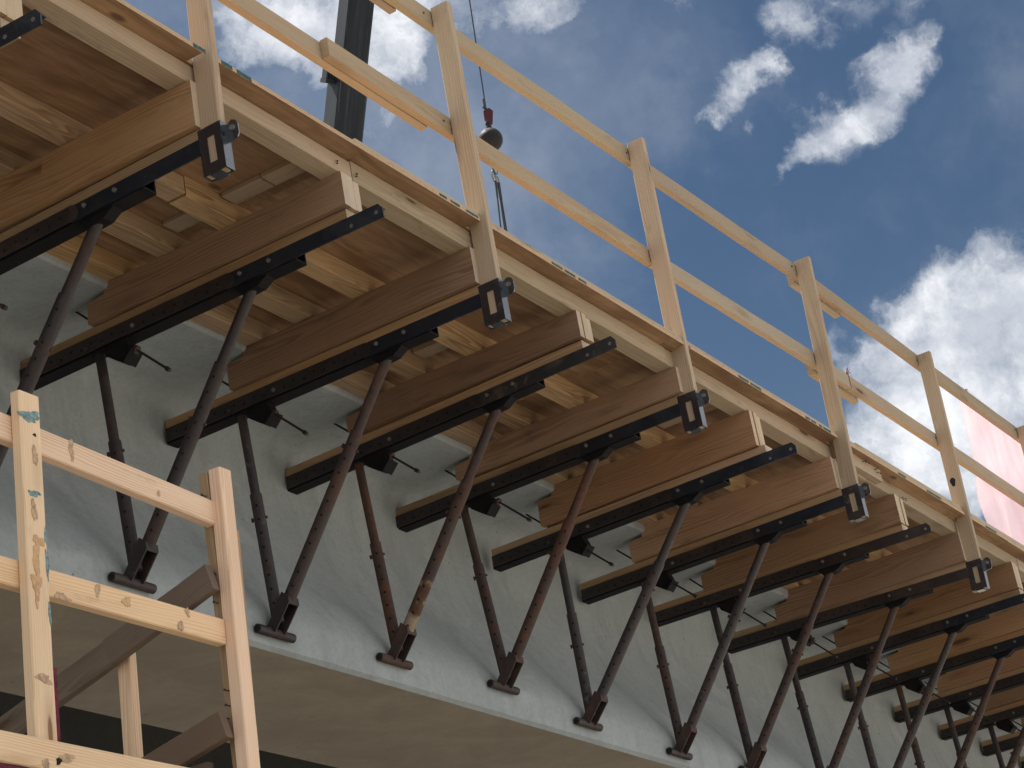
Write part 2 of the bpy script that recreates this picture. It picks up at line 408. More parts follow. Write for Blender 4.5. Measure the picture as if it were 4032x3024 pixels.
VERT = {0: 'rustdark', 1: 'rustdark', 2: 'rustgrey', 3: 'rustorange', 4: 'rust', 5: 'rustgrey', 6: 'rust', 7: 'rustdark', 8: 'rustdark', 9: 'rustgrey', 10: 'rust', 13: 'mud'}
TIP = {3: 'scuffed', 7: 'rustdark', 8: 'rustdark'}
Y = Vector((0, 1, 0)); Z = Vector((0, 0, 1))
def strut_parts(root, nm, top, foot, rU, rL, frac, mat, matL, sleeve_ref):
    """telescoping pipe: slim upper tube, wider drilled lower tube, collar and pin"""
    top, foot = Vector(top), Vector(foot); mid = top.lerp(foot, frac); d = (foot-top).normalized()
    bm = newbm(); tube(bm, top, mid+d*.02, rU, rU, 16, 0)
    s = obj(nm, bm, M[mat], root, True)
    bm = newbm(); tube(bm, mid, foot, rL, rL, 16, 0)
    # drilled holes facing the camera side
    side = Vector((-1, -.45, -.1)); side = (side-d*side.dot(d)).normalized()
    L = (foot-mid).length; k = .06
    while k < L-.03:
        c = mid+d*k+side*(rL-.001); tube(bm, c, c+side*.002, .0062, .0062, 8, 1); k += .065
    lw = obj('lower_tube', bm, [M[matL], M['hole']], s, True)
    bm = newbm(); c = mid+d*rnd.uniform(.05, .32)*L
    ax = side.cross(d); tube(bm, c-ax*(rL+.009), c+ax*(rL+.007), .0065, .0065, 8, 0); tube(bm, c-ax*(rL+.011), c-ax*(rL+.002), .0105, .0105, 6, 0)
    obj('pin', bm, M['rust'], s, True)
    return s

for i in sorted(XB):
    x = XB[i]; dv, dw, dt = OFF.get(i, (.005, .0, -.002)); t = TAU+dt
    post = i % 2 == 0
    kind = 'black and rusty steel bracket '+ORD[i]
    org = V(x, dv, dw)
    root = empty('overhang_bracket', org, kind, 'bracket', 'steel overhang brackets along the girder', (-t, 0, 0))
    inv = (Matrix.Translation(org) @ Matrix.Rotation(-t, 4, 'X')).inverted()
    A = Vector((0, -1, 0))    # outward, in bracket space
    tipm = TIP.get(i, 'black')
    # black extension bar
    vt = .0646 if not post else -.092
    bm = newbm()
    pr = [(vt, -.0994), (vt, -.060), (vt-.018, -.036), (-.70, -.036), (-.70, -.0994)] if not post else [(vt, -.0994), (vt, -.036), (-.70, -.036), (-.70, -.0994)]
    prism(bm, pr, (-.008, 0, 0), A, Z, EX, .008)
    prism(bm, [(vt-.02, -.043), (-.70, -.043), (-.70, -.037), (vt-.02, -.037)], (0.0005, 0, 0), A, Z, EX, .045)
    for hv_ in ((.035, -.070), (-.085, -.078)) if not post else ():
        c = Vector((-.008, -hv_[0], hv_[1])); tube(bm, c, c-EX*.0015, .0085, .0085, 10, 1)
    obj('extension_bar', bm, [M[tipm], M['zinc']], root)
    # rusty channel
    bm = newbm()
    prism(bm, [(-.365, -.095), (-.365, -.104), (-1.80, -.104), (-1.80, -.095)], (.0005, 0, 0), A, Z, EX, .074)
    prism(bm, [(-.365, -.0945), (-.365, -.036), (-1.80, -.036), (-1.80, -.0945)], (.067, 0, 0), A, Z, EX, .0075)
    prism(bm, [(-.365, -.0945), (-.365, -.075), (-.375, -.068), (-1.80, -.068), (-1.80, -.0945)], (.001, 0, 0), A, Z, EX, .006)
    obj('channel', bm, M['channel'], root)
    # drilled face plate with a rounded outer end
    bm = newbm(); pr = [(-1.79, -.036), (-1.79, -.098)]
    for k in range(9):
        a = -math.pi/2+math.pi*k/8; pr.append((-.690+.031*math.cos(a), -.067+.031*math.sin(a)))
    prism(bm, pr, (-.0145, 0, 0), A, Z, EX, .006)
    for k in range(19):
        vv = -.74-.055*k; c = Vector((-.0145, -vv, -.066-.012*(k % 2))); tube(bm, c, c-EX*.001, .0065, .0065, 8, 1)
    for k in range(7):
        vv = -1.20-.08*k
    obj('face_plate', bm, [M['rustdark' if i in (0, 1, 6, 7, 8) else 'plate'], M['hole']], root)
    for vv, ww, xx, mt in ((-.485, -.062, -.008, 'zinc'), (-.625, -.064, -.0145, 'zinc'), (-1.18, -.072, -.0145, 'zinc'), (-1.43, -.080, -.0145, 'rust')):
        bm = newbm(); c = Vector((xx, -vv, ww)); tube(bm, c, c-EX*.006, .0105, .0105, 6, 0); tube(bm, c-EX*.006, c-EX*.012, .0065, .005, 8, 0)
        obj('bolt', bm, M[mt], root)
    # timber nailer
    bm = newbm(); nv = -.10 if not post else -.092
    board(bm, [Vector((.040, -a, -.014)) for a in (nv, -.5, -.95, -1.4, -1.79)], EX, Z, .090, .043, .003, 0, .0012, 1)
    obj('nailer', bm, [M['nailer'], M['end']], root)
    # gusset
    bm = newbm(); prism(bm, [(-.515, -.1045), (-.565, -.134), (-.650, -.138), (-.675, -.1045)], (.010, 0, 0), A, Z, EX, .056)
    obj('gusset', bm, M['channel'], root)
    # struts and foot
    fz = FZ.get(i, -1.155+.02*math.sin(i*2.3)); footw = Vector((x+.0616, YF-.021, fz)); foot = inv @ footw
    dtop = Vector((.038, .612, -.118)); dd = (foot-dtop).normalized()
    boxtop = foot-dd*.165
    d = strut_parts(root, 'diagonal_strut', dtop, boxtop-dd*-.02, .0230, .0285, rnd.uniform(.26, .36), DIAG.get(i, 'rust'), DIAG.get(i, 'rust'), None)
    vtop = Vector((.036, 1.402, -.104)); vend = foot-dd*.055+Vector((.004, .012, 0))
    strut_parts(root, 'vertical_strut', vtop, vend, .0215, .0270, rnd.uniform(.34, .45), VERT.get(i, 'rustdark'), VERT.get(i, 'rust') if i != 13 else 'rust', None)
    if i == 3:   # dried slurry on the lower diagonal
        bm = newbm(); tube(bm, boxtop-dd*.24, boxtop+dd*.015, .0293, .0296, 16); obj('slurry_crust', bm, M['mud'], d, True)
    bm = newbm()
    sd = EX; up = sd.cross(dd).normalized()
    if up.y < 0: up = -up       # up = inner side (towards the girder)
    for s0 in (-.037, .031):
        o0 = foot+sd*s0
        pr = [(-.010, -.026), (-.15, -.033), (-.172, -.016), (-.175, .026), (-.010, .026)]
        prism(bm, pr, o0, dd, up, sd, .006)
    prism(bm, [(-.01, .0205), (-.17, .0205), (-.17, .0265), (-.01, .0265)], foot+sd*-.031, dd, up, sd, .062)
    prism(bm, [(-.172, -.016), (-.150, -.0325), (-.143, -.0325), (-.164, -.010), (-.164, .020), (-.172, .020)], foot+sd*-.031, dd, up, sd, .062)
    ft = obj('foot_shoe', bm, M['rust' if i not in (1, 2) else 'rustdark'], root)
    bm = newbm(); tube(bm, foot-EX*.125, foot+EX*.125, .0205, .0205, 14); tube(bm, foot-EX*.1255, foot-EX*.124, .014, .014, 10, 1); obj('crossbar', bm, [M['rust' if i % 2 else 'rustdark'], M['hole']], ft, True)
    # hanger block under the channel
    bm = newbm()
    prism(bm, [(-1.352, -.1045), (-1.335, -.150), (-1.268, -.200), (-1.215, -.155), (-1.232, -.1045)], (-.006, 0, 0), A, Z, EX, .058)
    prism(bm, [(-1.255, -.2055), (-1.208, -.160), (-1.200, -.168), (-1.247, -.2135)], (-.016, 0, 0), A, Z, EX, .078)
    obj('hanger_block', bm, M['channel'], root)
    # post socket
    if post:
        bm = newbm(); a0, a1 = -.0955, .0060; x0, x1 = -.0060, .0440
        pz = lambda pr, xx, th: prism(bm, pr, (xx, 0, 0), A, Z, EX, th)
        pz([(a0, 0), (a0, -.19), (-.060, -.19), (-.060, 0)], x0, .005)
        pz([(-.0605, 0), (-.0605, -.042), (-.0275, -.042), (-.0275, 0)], x0, .0049)
        pz([(-.0605, -.148), (-.0605, -.19), (-.0275, -.19), (-.0275, -.148)], x0, .0049)
        pz([(-.027, 0), (-.027, -.19), (a1, -.19), (a1, 0)], x0, .005)
        pz([(a0, 0), (a0, -.19), (a1, -.19), (a1, 0)], x1-.005, .005)
        prism(bm, [(x0+.0052, 0), (x0+.0052, -.19), (x1-.0052, -.19), (x1-.0052, 0)], (0, -a1, 0), EX, Z, Y, .005)
        prism(bm, [(x0+.0052, 0), (x0+.0052, -.19), (x1-.0052, -.19), (x1-.0052, 0)], (0, -a0-.005, 0), EX, Z, Y, .005)
        prism(bm, [(x0, -.1905), (x1, -.1905), (x1, -.1955), (x0, -.1955)], (0, .021, 0), EX, Z, Y, .046)
        so = obj('post_socket', bm, M['socket'], root)
        bm = newbm(); prism(bm, [(a1, -.005), (.030, .006), (.048, -.004), (.054, -.018), (.054, -.060), (.046, -.072), (a1, -.078)], (.030, 0, 0), A, Z, EX, .007)
        tb = obj('tab', bm, M['socket'], so)
        bm = newbm(); c = Vector((.030, -.031, -.030)); tube(bm, c, c-EX*.008, .0115, .0105, 8); obj('bolt', bm, M['zinc'], so)
    # timber beam: three planks on edge
    b = empty('cross_timber', V(x, -.09, WJ(x)), 'triple-plank timber on the bracket ' + ORD[i], 'cross timber', 'cross timbers under the deck', (-TAU, 0, 0))
    top = 0.0; bot = (.010+dw)-WJ(x)+(dv*0); wj = WJ(x)
    for k in range(3):
        bm = newbm(); e0 = rnd.uniform(-.004, .003)+(dv if not post and i != 5 else 0)*.5; b0 = bot+rnd.uniform(-.001, .002)+(.003 if k == 2 else 0)
        tp = 0 if k < 2 else -.012
        pr = [(e0, tp), (e0, b0), (-1.315+rnd.uniform(-.006, .006), b0), (-1.315, .118-wj), (-1.222, .128-wj), (-1.222, tp)]
        prism(bm, pr, (-.030+k*.0405, 0, 0), A, Z, EX, .0385, cap=1)
        obj('plank', bm, [M['beam' if k == 0 else 'joist'], M['end']], b)
    # inclined tie rod
    r = empty('tie_rod', V(x+.022, -1.227, -.153+dw), 'slanting threaded tie rod through the bracket ' + ORD[i], 'rod', 'inclined threaded tie rods', (-t, 0, 0))
    bm = newbm(); q = Vector((0, -.7071, -.7071)); Lr = rnd.uniform(.19, .24)
    tube(bm, -q*.40, q*Lr, .0050, .0050, 10); 
    for k in range(30): 
        c = q*(.01+k*(Lr-.03)/30); tube(bm, c, c+q*.003, .0058, .0058, 8)
    obj('threaded_shank', bm, M['rustdark'], r, True)
    bm = newbm(); tube(bm, q*(Lr-.012), q*(Lr+.012), .0105, .0095, 6); obj('nut', bm, M['rustdark'], r)
    bm = newbm(); tube(bm, q*.006, q*.022, .019, .019, 6); obj('nut', bm, M['rust'], r)

# ------------------------------------------------------------------ joists, plywood, edge boards
JN = ['outermost joist along the edge, pale face to the sky', 'second joist in from the edge', 'third joist in from the edge', 'innermost joist beside the girder flange']
JV = [(-.105, -.195), (-.615, -.705), (-.930, -1.020), (-1.200, -1.290)]
cuts = [[-2.4, 1.30, 3.95, 6.42, 9.0, 16], [-2.4, .9, 5.1, 9.4, 16], [-2.4, 2.6, 6.9, 11.2, 16], [-2.4, 1.7, 6.0, 10.3, 16]]
sec = ['nearest stretch at the left', 'second stretch from the left', 'middle stretch', 'fourth stretch from the left', 'farthest stretch at the right']
for j, (v0, v1) in enumerate(JV):
    for k, (a, b) in enumerate(zip(cuts[j], cuts[j][1:])):
        sh = rnd.uniform(-.004, .004)
        bm = newbm(); n = max(2, int((b-a)/.45)); pts = []
        for q in range(n+1):
            xx = a+.002+(b-a-.004)*q/n; lo, hi = WJ(xx), WP(xx)
            pts.append(V(xx, (v0+v1)/2+sh, (lo+hi)/2))
        board(bm, pts, -EV, EW, v0-v1, (WP((a+b)/2)-WJ((a+b)/2))-.001, .003, 0, .0008)
        o = obj('joist', bm, M['fascia' if j == 0 else 'joist'])
        tag(o, 'timber ' + JN[j] + ', ' + (sec[k] if len(cuts[j]) == 6 else ['nearest length at the left', 'second length', 'third length', 'farthest length at the right'][k]), 'joist', 'joists carrying the plywood')

seams = [-2.3, -1.15, 1.292, 3.90, 6.18, 8.62, 11.06, 13.5, 16]
shn = ['out of frame at the upper left', 'nearest, over the upper left corner', 'above the post beside the crane ball', 'left of the fourth post', 'under the nail-studded block', 'below the pink netting', 'beyond the netting at the right edge', 'farthest, off the right edge']
for k, (a, b) in enumerate(zip(seams, seams[1:])):
    ve = -.022+rnd.uniform(-.003, .003)+(.004 if k == 1 else 0)
    bm = newbm(); lay = gcl(bm); off = goff()
    posts = [XB[p] for p in XB if p % 2 == 0 and a < XB[p] < b]
    # outline with notches round the posts, as strips
    xs = [a+.0003]
    for p in posts: xs += [p-.026, p+.050]
    xs.append(b-.0003)
    def sheet(x0, x1, vo, vi):
        n = max(1, int((x1-x0)/.4))
        for q in range(n):
            c0, c1 = x0+(x1-x0)*q/n, x0+(x1-x0)*(q+1)/n
            vv = []
            for (xx, v_, up) in ((c0, vo, 0), (c1, vo, 0), (c1, vi, 0), (c0, vi, 0), (c0, vo, 1), (c1, vo, 1), (c1, vi, 1), (c0, vi, 1)):
                w = WP(xx)+.0195*up; vt = bm.verts.new(V(xx, v_, w)); vt[lay] = Vector((xx, v_, w-WP(xx)))+off; vv.append(vt)
            for f, mi in (((0, 1, 2, 3), 0), ((4, 5, 6, 7), 0), ((0, 1, 5, 4), 1), ((2, 3, 7, 6), 1)):
                ff = bm.faces.new([vv[z] for z in f]); ff.material_index = mi
            if q == 0: bm.faces.new([vv[z] for z in (0, 3, 7, 4)]).material_index = 1
            if q == n-1: bm.faces.new([vv[z] for z in (1, 2, 6, 5)]).material_index = 1
    for q in range(0, len(xs), 2): sheet(xs[q], xs[q+1], ve, -.094)
    sheet(a+.0003, b-.0003, -.0945, -1.31)
    sheet_o = obj('plywood_sheet', bm, [M['ply'], M['plyedge']])
    tag(sheet_o, 'brown plywood deck sheet on the joists, ' + shn[k], 'plywood', 'plywood deck sheets')
    # green stamp marks on this edge
    for (m0, m1, lo, hi) in ((.232, .300, .1, .95), (.392, .455, .05, .95), (.482, .568, .05, .95), (1.83, 1.885, .35, .95), (1.915, 1.985, .35, .95), (2.035, 2.128, .35, .95), (2.741, 2.835, .3, .9), (2.855, 2.95, .3, .9), (2.98, 3.049, .3, .9),
                             (4.62, 4.74, .2, .9), (4.76, 4.89, .2, .9), (5.445, 5.50, .2, .9), (5.52, 5.58, .2, .9), (5.62, 5.66, .2, .9), (5.68, 5.78, .2, .9), (7.197, 7.43, .2, .9), (6.75, 6.86, .2, .9), (8.2, 8.4, .2, .9)):
        if a < m0 and m1 < b and not any(p-.01 < m1 and m0 < p+.05 for p in posts):
            bm = newbm(); n = 7; up = []; dn = []
            for q in range(n+1):
                xx = m0+(m1-m0)*q/n
                up.append((xx, WP(xx)+.0195*(hi+rnd.uniform(-.06, .05)))); dn.append((xx, WP(xx)+.0195*(lo+rnd.uniform(-.05, .08))))
            lo_, hi_ = [], []
            prism(bm, up+dn[::-1], V(0, ve, 0), EX, EW, EV, .0012)
            obj('stamp_mark', bm, M['teal'], sheet_o)

# edge boards lying on the plywood rim
eb = [(1.26, 3.6, .034, 'thin pale board on the plywood rim beside the crane boom'), (3.604, 6.185, .034, 'thin pale board on the plywood rim between third and fourth posts'), (6.192, 9.6, .046, 'pinkish pale board on the plywood rim below the netting'), (9.604, 15.5, .046, 'pinkish pale board on the plywood rim at the right photo edge')]
for a, b, h, lb in eb:
    bm = newbm(); n = int((b-a)/.4)+1; segs = []
    pts = [V(a+(b-a)*q/n, -.078, WP(a+(b-a)*q/n)+.0195+h/2) for q in range(n+1)]
    board(bm, pts, EV, EW, .085, h, .002, 0, .0012)
    tag(obj('edge_board', bm, M['fascia']), lb, 'board', 'boards on the plywood rim')

# plywood cleats beside beams
for bi, spans in ((-1, ((-.20, -.42), (-.44, -.60))), (1, ((-.23, -.40), (-.41, -.60), (-.72, -.9))), (5, ((-.25, -.58),)), (3, ((-.71, -.92),))):
    for ci_, (s0, s1) in enumerate(spans):
        bm = newbm(); xx = XB[bi]-.080
        board(bm, [V(xx, s0, WP(xx)-.0105), V(xx, s1, WP(xx)-.0105)], EX, EW, .095, .019, .001)
        tag(obj('cleat', bm, M['fascia']), ('outer', 'middle', 'inner')[ci_]+' pale plywood cleat beside the bracket ' + ORD[bi], 'cleat', 'cleats under the plywood')

# ------------------------------------------------------------------ guard railing
gr = empty('guard_railing', V(XB[0], 0, 0), 'tall new pine guard railing of posts and two rails above the deck edge', 'railing')
gi = Matrix.Translation(V(XB[0], 0, 0)).inverted()
def gboard(name, pts, s, u, w, h, mat, lab=None, wob=.001, parent=gr):
    bm = newbm(); board(bm, [gi @ Vector(p) for p in pts], s, u, w, h, .003, 0, wob)
    o = obj(name, bm, mat, parent)
    if lab: o['label'] = lab
    return o
for i in sorted(XB):
    if i % 2: continue
    dv, dw, dt = OFF.get(i, (.0, .0, 0)); lx, lv = LEAN.get(i, (rnd.uniform(-.01, .01), .015)); x = XB[i]
    pts = []
    for k in range(9):
        w = -.188+(1.426+.188)*k/8; ww = max(w, -.19)
        pts.append(V(x+.019+lx*w, dv-.0445+lv*w, w+dw))
    p = gboard('post', pts, EX, EV, .038, .089, M['post'], None, .0006)
    if i == 8:
        p['label'] = 'post with a dark knot hole near the deck'
        bm = newbm(); w = .53; c = gi @ V(x+lx*w, dv-.052+lv*w, w+dw); pr = [(.017*math.cos(a)*(1+.2*math.sin(3*a)), .030*math.sin(a)) for a in [2*math.pi*k/16 for k in range(16)]]
        prism(bm, pr, c-EX*.0012, EV, EW, EX, .0016); obj('knot_hole', bm, M['hole'], p)
def rail(pts, lab=None, h=.089, th=.038, mat='pine', n=None):
    """pts: (x, v of outer face, w of top)"""
    P = []
    for (a, b) in zip(pts, pts[1:]):
        m = max(1, int((b[0]-a[0])/.35))
        for k in range(m): P.append(tuple(a[c]+(b[c]-a[c])*k/m for c in range(3)))
    P.append(pts[-1])
    return gboard('rail', [V(x, v-th/2, w-h/2) for x, v, w in P], EV, EW, th, h, M[mat], lab, .0012)
rail([(-1.3, -.151, 1.385), (1.97, -.151, 1.398)], 'top rail length ending in a lap left of the second post')
rail([(.95, -.1125, 1.395), (2.18, -.1120, 1.406), (4.01, -.102, 1.444), (4.06, -.102, 1.444)])
rail([(4.064, -.103, 1.444), (4.25, -.098, 1.432), (5.935, -.044, 1.410)])
rail([(5.939, -.045, 1.412), (6.25, -.045, 1.412), (7.9, -.066, 1.440), (9.74, -.068, 1.449)])
rail([(9.744, -.068, 1.449), (15.5, -.068, 1.45)])
rail([(5.96, -.0835, 1.380), (6.62, -.0865, 1.385)], 'short splice board under the top rail', .075)
rail([(-1.3, -.145, .822), (2.055, -.1455, .832)], 'mid rail length ending in a lap left of the second post')
rail([(1.285, -.1065, .833), (2.18, -.1055, .838), (4.01, -.110, .860), (4.06, -.110, .862)], 'mid rail length with a dark sawn end in front of the crane boom')
rail([(4.064, -.110, .862), (5.93, -.057, .846), (6.415, -.060, .850)])
rail([(6.420, -.060, .850), (7.9, -.0785, .880), (9.74, -.074, .872), (15.5, -.072, .872)])
rail([(5.96, -.0965, .818), (6.60, -.100, .822)], 'short splice board under the mid rail', .085)
for o in [c for c in gr.children if c.name.startswith('rail')]:
    vs_ = [v_.co for v_ in o.data.vertices]; xa = min(v_.x for v_ in vs_); xb_ = max(v_.x for v_ in vs_)
    for i in XB:
        if i % 2 == 0:
            for dx in (-.030, .062):
                px_ = XB[i]-XB[0]+dx+rnd.uniform(-.01, .01)
                if xa+.02 < px_ < xb_-.02 and rnd.random() < .75:
                    near = [v_ for v_ in vs_ if abs(v_.x-px_) < .25]; yo = min(v_.y for v_ in near); zc = sum(v_.z for v_ in near)/len(near)+rnd.uniform(-.02, .02)
                    bm = newbm(); tube(bm, (px_, yo+.004, zc), (px_, yo-.0035, zc), .0045, .0045, 8); obj('nail_head', bm, M['nail'], o)
bm = newbm()
for vv0, vv1, ww0, ww1 in ((-.0590, -.0575, .765, .853), (-.100, -.0575, .8515, .8535)):
    prism(bm, [(-vv1, ww0), (-vv0, ww0), (-vv0, ww1), (-vv1, ww1)] , gi @ V(6.414, 0, 0), -EV, EW, EX, .009)
for k in range(5):
    c = gi @ V(6.418, -.07, .853); e = c+Vector((rnd.uniform(-.03, .04), -.02, rnd.uniform(.005, .04))); tube(bm, c, e, .003, .002, 6)
obj('red_tie', bm, M['bandred'], gr)
bm = newbm()
for k in range(6):
    c = gi @ V(8.83, -.10, 1.447); e = c+Vector((rnd.uniform(-.03, .05), -.02, rnd.uniform(.005, .04))); tube(bm, c, e, .004, .002, 6)
obj('red_tie', bm, M['bandred'], gr)

# nail-studded splice block beside the fourth post
blk = empty('splice_block', V(6.0, -.06, .21), 'short pale timber block studded with bent nails beside the fourth post', 'timber block')
bi_ = Matrix.Translation(V(6.0, -.06, .21)).inverted()
bm = newbm(); prism(bm, [(5.945, .312), (6.52, .312), (6.568, .276), (6.568, .205), (5.945, .200)], bi_ @ V(0, -.1035, 0), EX, EW, EV, .040)
obj('block', bm, M['fascia'], blk)
for xx, ww in ((6.01, .285), (6.06, .262), (6.05, .243), (6.30, .262), (6.345, .270), (6.475, .258), (6.5, .245)):
    bm = newbm(); c = bi_ @ V(xx, -.0635, ww); m = c+EV*.012; e = m+EX*.020+EV*.004+EW*rnd.uniform(-.006, .008)
    tube(bm, c, m, .0024, .0024, 6); tube(bm, m, e, .0024, .0022, 6); tube(bm, e-EX*.001, e+EX*.001, .0048, .0048, 8)
    obj('bent_nail', bm, M['nail'], blk)
# bent nails on the outer joist near beams
for xx, ww in ((1.20, .212), (1.33, .205), (6.95, .215), (7.0, .22)):
    bm = newbm(); c = V(xx, -.105, ww); m = c+EV*.012; e = m-EX*.010-EW*.018
    tube(bm, c, m, .0022, .0022, 6); tube(bm, m, e, .0022, .0022, 6); tube(bm, e-EW*.001, e+EW*.001, .0045, .0045, 8)
    tag(obj('bent_nail', bm, M['nail']), 'small bent nail in the pale outermost joist above a beam end', 'nail', 'bent nails in the outer joist')

# ------------------------------------------------------------------ pink netting
bm = newbm(); cols = 70; rows = 34
edge = [(1.44, 8.84), (1.414, 8.852), (1.303, 8.881), (1.155, 8.871), (1.046, 8.848), (.876, 8.821), (.721, 8.764), (.579, 8.755), (.493, 8.772), (.43, 8.80), (.30, 8.83)]
def xl(w):
    for (a, xa), (b, xb) in zip(edge, edge[1:]):
        if b <= w <= a: return xa+(xb-xa)*(a-w)/(a-b)
    return edge[-1][1]
g = []
for r in range(rows+1):
    w = 1.44-1.13*r/rows; row = []
    for c in range(cols+1):
        f = c/cols; x0 = xl(w)+.012*math.sin(w*53)+.008*math.sin(w*131+1)+rnd.uniform(-.006, .006)
        xx = x0+(13.5-x0)*f**1.3
        hang = (1.44-w)
        bulge = .022*math.sin(xx*9+hang*2.2)*min(1, hang*3)+.012*math.sin(xx*21-hang*5)*min(1, hang*4)+.02*hang*math.sin(xx*3.1)
        sag = .035*abs(math.sin(xx*1.7+.4))*min(1, hang*6)*(1 if hang > .01 else 0)
        row.append(bm.verts.new(V(xx, -.158+bulge-.01*hang, w-sag*max(0, 1-hang))))
    g.append(row)
for a, b in zip(g, g[1:]):
    for c in range(cols): bm.faces.new((a[c], a[c+1], b[c+1], b[c]))
net = obj('debris_net', bm, M['net'], None, True)
tag(net, 'torn translucent pink debris netting hanging behind the rails at the right', 'netting')
md = net.modifiers.new('thickness', 'SOLIDIFY'); md.thickness = .0008

# ------------------------------------------------------------------ crane
TIPP = Vector((29.16, 14.54, 31.43)); D0 = Vector((-3.21, -5.10, 9.86)).normalized()
def on_boom(px): return TIPP-D0*px
sideV = Vector((D0.y, -D0.x, 0)).normalized(); nV = sideV.cross(D0).normalized()
if nV.y > 0: nV = -nV
cr = empty('crane_boom', on_boom(43), 'dark worn telescopic crane boom rising behind the deck edge', 'crane boom')
ci = Matrix.Translation(on_boom(43)).inverted()
def bsec(name, s0, s1, a, n_, par=cr):
    bm = newbm(); board(bm, [ci @ (on_boom(s0)), ci @ (on_boom(s1))], sideV, nV, a, a*n_, .05)
    return obj(name, bm, M['boom'], par)
bsec('inner_section', -.3, 11.2, .625, 1.05); bsec('outer_section', 10.62, 43, .715, 1.06)
bm = newbm(); board(bm, [ci @ on_boom(10.42), ci @ on_boom(10.66)], sideV, nV, .79, .82, .02)
for k in range(3):
    q = on_boom(10.52)+sideV*(.42+.07*k); board(bm, [ci @ (q-D0*.16), ci @ (q+D0*.10)], sideV, nV, .05, .30, .01)
board(bm, [ci @ (on_boom(10.70)+sideV*.33), ci @ (on_boom(10.70)+sideV*.60)], nV, D0, .34, .10, .01)
obj('collar', bm, M['boom'], cr)
bm = newbm(); c = ci @ on_boom(-.1); tube(bm, c-sideV*.25, c+sideV*.25, .40, .40, 24); obj('sheave', bm, M['boom'], cr, True)
BX, BY, BZ = 29.528, 14.518, 17.84
hb = empty('headache_ball', (BX, BY, BZ), 'round dark steel crane ball with red wedge socket, hanging on the hoist cable', 'crane ball')
bm = newbm(); ball(bm, (0, 0, -.015), .243, 28, 18); tube(bm, (0, 0, .20), (0, 0, .29), .075, .06, 16); obj('ball', bm, M['ballm'], hb, True)
bm = newbm(); tube(bm, (0, 0, .27), (0, 0, .35), .035, .035, 12); tube(bm, (-.03, .0, .34), (.03, 0, .34), .05, .05, 12)
obj('swivel', bm, M['ballm'], hb, True)
bm = newbm(); prism(bm, [(-.025, .36), (.05, .36), (.09, .62), (.02, .70), (-.10, .64), (-.10, .48)], (0, -.05, 0), (EX*.55-Y*.83), Z, (EX*.83+Y*.55), .10)
obj('wedge_socket', bm, M['clampred'], hb)
bm = newbm(); tube(bm, (-.045, 0, .62), (-.06, 0, .90), .014, .014, 8); tube(bm, (-.08, 0, .70), (.0, 0, .70), .03, .03, 8); obj('cable_tail', bm, M['rope'], hb)
bm = newbm(); tube(bm, (0, 0, -.20), (0, 0, -.34), .06, .05, 14)
prev = None
for k in range(15):
    a = math.radians(95+300*k/14*-1); p = Vector((.0+.085*math.cos(a), 0, -.43+.10*math.sin(a)))
    if prev is not None: tube(bm, prev, p, .032-.0012*k, .031-.0012*k, 10)
    prev = p
obj('hook', bm, M['ballm'], hb, True)
bm = newbm(); tube(bm, (BX, BY, BZ+.60), (BX, BY, 31.4), .0145, .0145, 8)
tag(obj('hoist_cable', bm, M['rope']), 'thin dark hoist cable running straight up from the crane ball', 'cable')
ml = empty('master_link', (BX, BY, BZ-.50), 'oval green and steel master link hanging in the crane hook above the slings', 'link')
bm = newbm(); prev = None
for k in range(17):
    a = 2*math.pi*k/16; p = Vector((.085*math.cos(a), .0, -.12+.16*math.sin(a)))
    if prev is not None: tube(bm, prev, p, .018, .018, 8)
    prev = p
obj('ring', bm, M['greenlink'], ml, True)
bm = newbm()
for dx, dz in ((-.06, -.34), (.06, -.42)):
    prev = None
    for k in range(11):
        a = 2*math.pi*k/10; p = Vector((dx+.06*math.cos(a), .02, dz+.12*math.sin(a)))
        if prev is not None: tube(bm, prev, p, .018, .018, 8)
        prev = p
obj('shackle', bm, M['zinc'], ml, True)
for k, (dx, dy, lb) in enumerate(((-.42, .25, 'left dark wire sling of the three hanging from the crane hook'), (.12, .12, 'middle dark wire sling of the three hanging from the crane hook'), (.45, .05, 'right dark wire sling of the three hanging from the crane hook'))):
    bm = newbm(); a = Vector((BX+(-.05, .04, .07)[k], BY, BZ-.98)); e = Vector((BX+dx, BY+dy, 5.5)); tube(bm, a, e, .016, .016, 8); tube(bm, a+Vector((0, 0, .02)), a.lerp(e, .03), .026, .02, 8)
    tag(obj('wire_sling', bm, M['rope']), lb, 'sling', 'slings under the crane hook')

# ------------------------------------------------------------------ stair railing in the foreground
sr = empty('stair_railing', (-.55, .22, -5.7), 'sun-bleached timber stair tower railing in the lower left foreground', 'railing')
si = Matrix.Translation((-.55, .22, -5.7)).inverted()
def sboard(name, a, b, s, u, w, h, lab=None, mat='old', n=4, tops=None):
    bm = newbm(); board(bm, [si @ p for p in lerp_pts(a, b, n)], Vector(s), Vector(u), w, h, .004, 0, .0012)
    o = obj(name, bm, M[mat], sr)
    if lab: o['label'] = lab
    return o
p1 = sboard('post', (-.5555, .219, -5.6), (-.5385, .219, -1.256), EX, Y, .090, .038, 'near post with blue paint and orange resin stains', n=10)
p2 = sboard('post', (.470, .2265, -5.6), (.4225, .2265, -1.256), EX, Y, .066, .050, 'far post of the stair railing', n=10)
sboard('post', (.630, .2725, -5.6), (.4285, .2725, -1.262), EX, Y, .086, .038, 'doubling post behind the far post, set with nails', 'nailer', n=10)  # darker nailer wood carries the shade on this post in its colour
sboard('rail', (-1.4, .2585, -1.340), (.392, .2585, -1.4115), Y, Z, .038, .088, 'top rail of the stair railing')
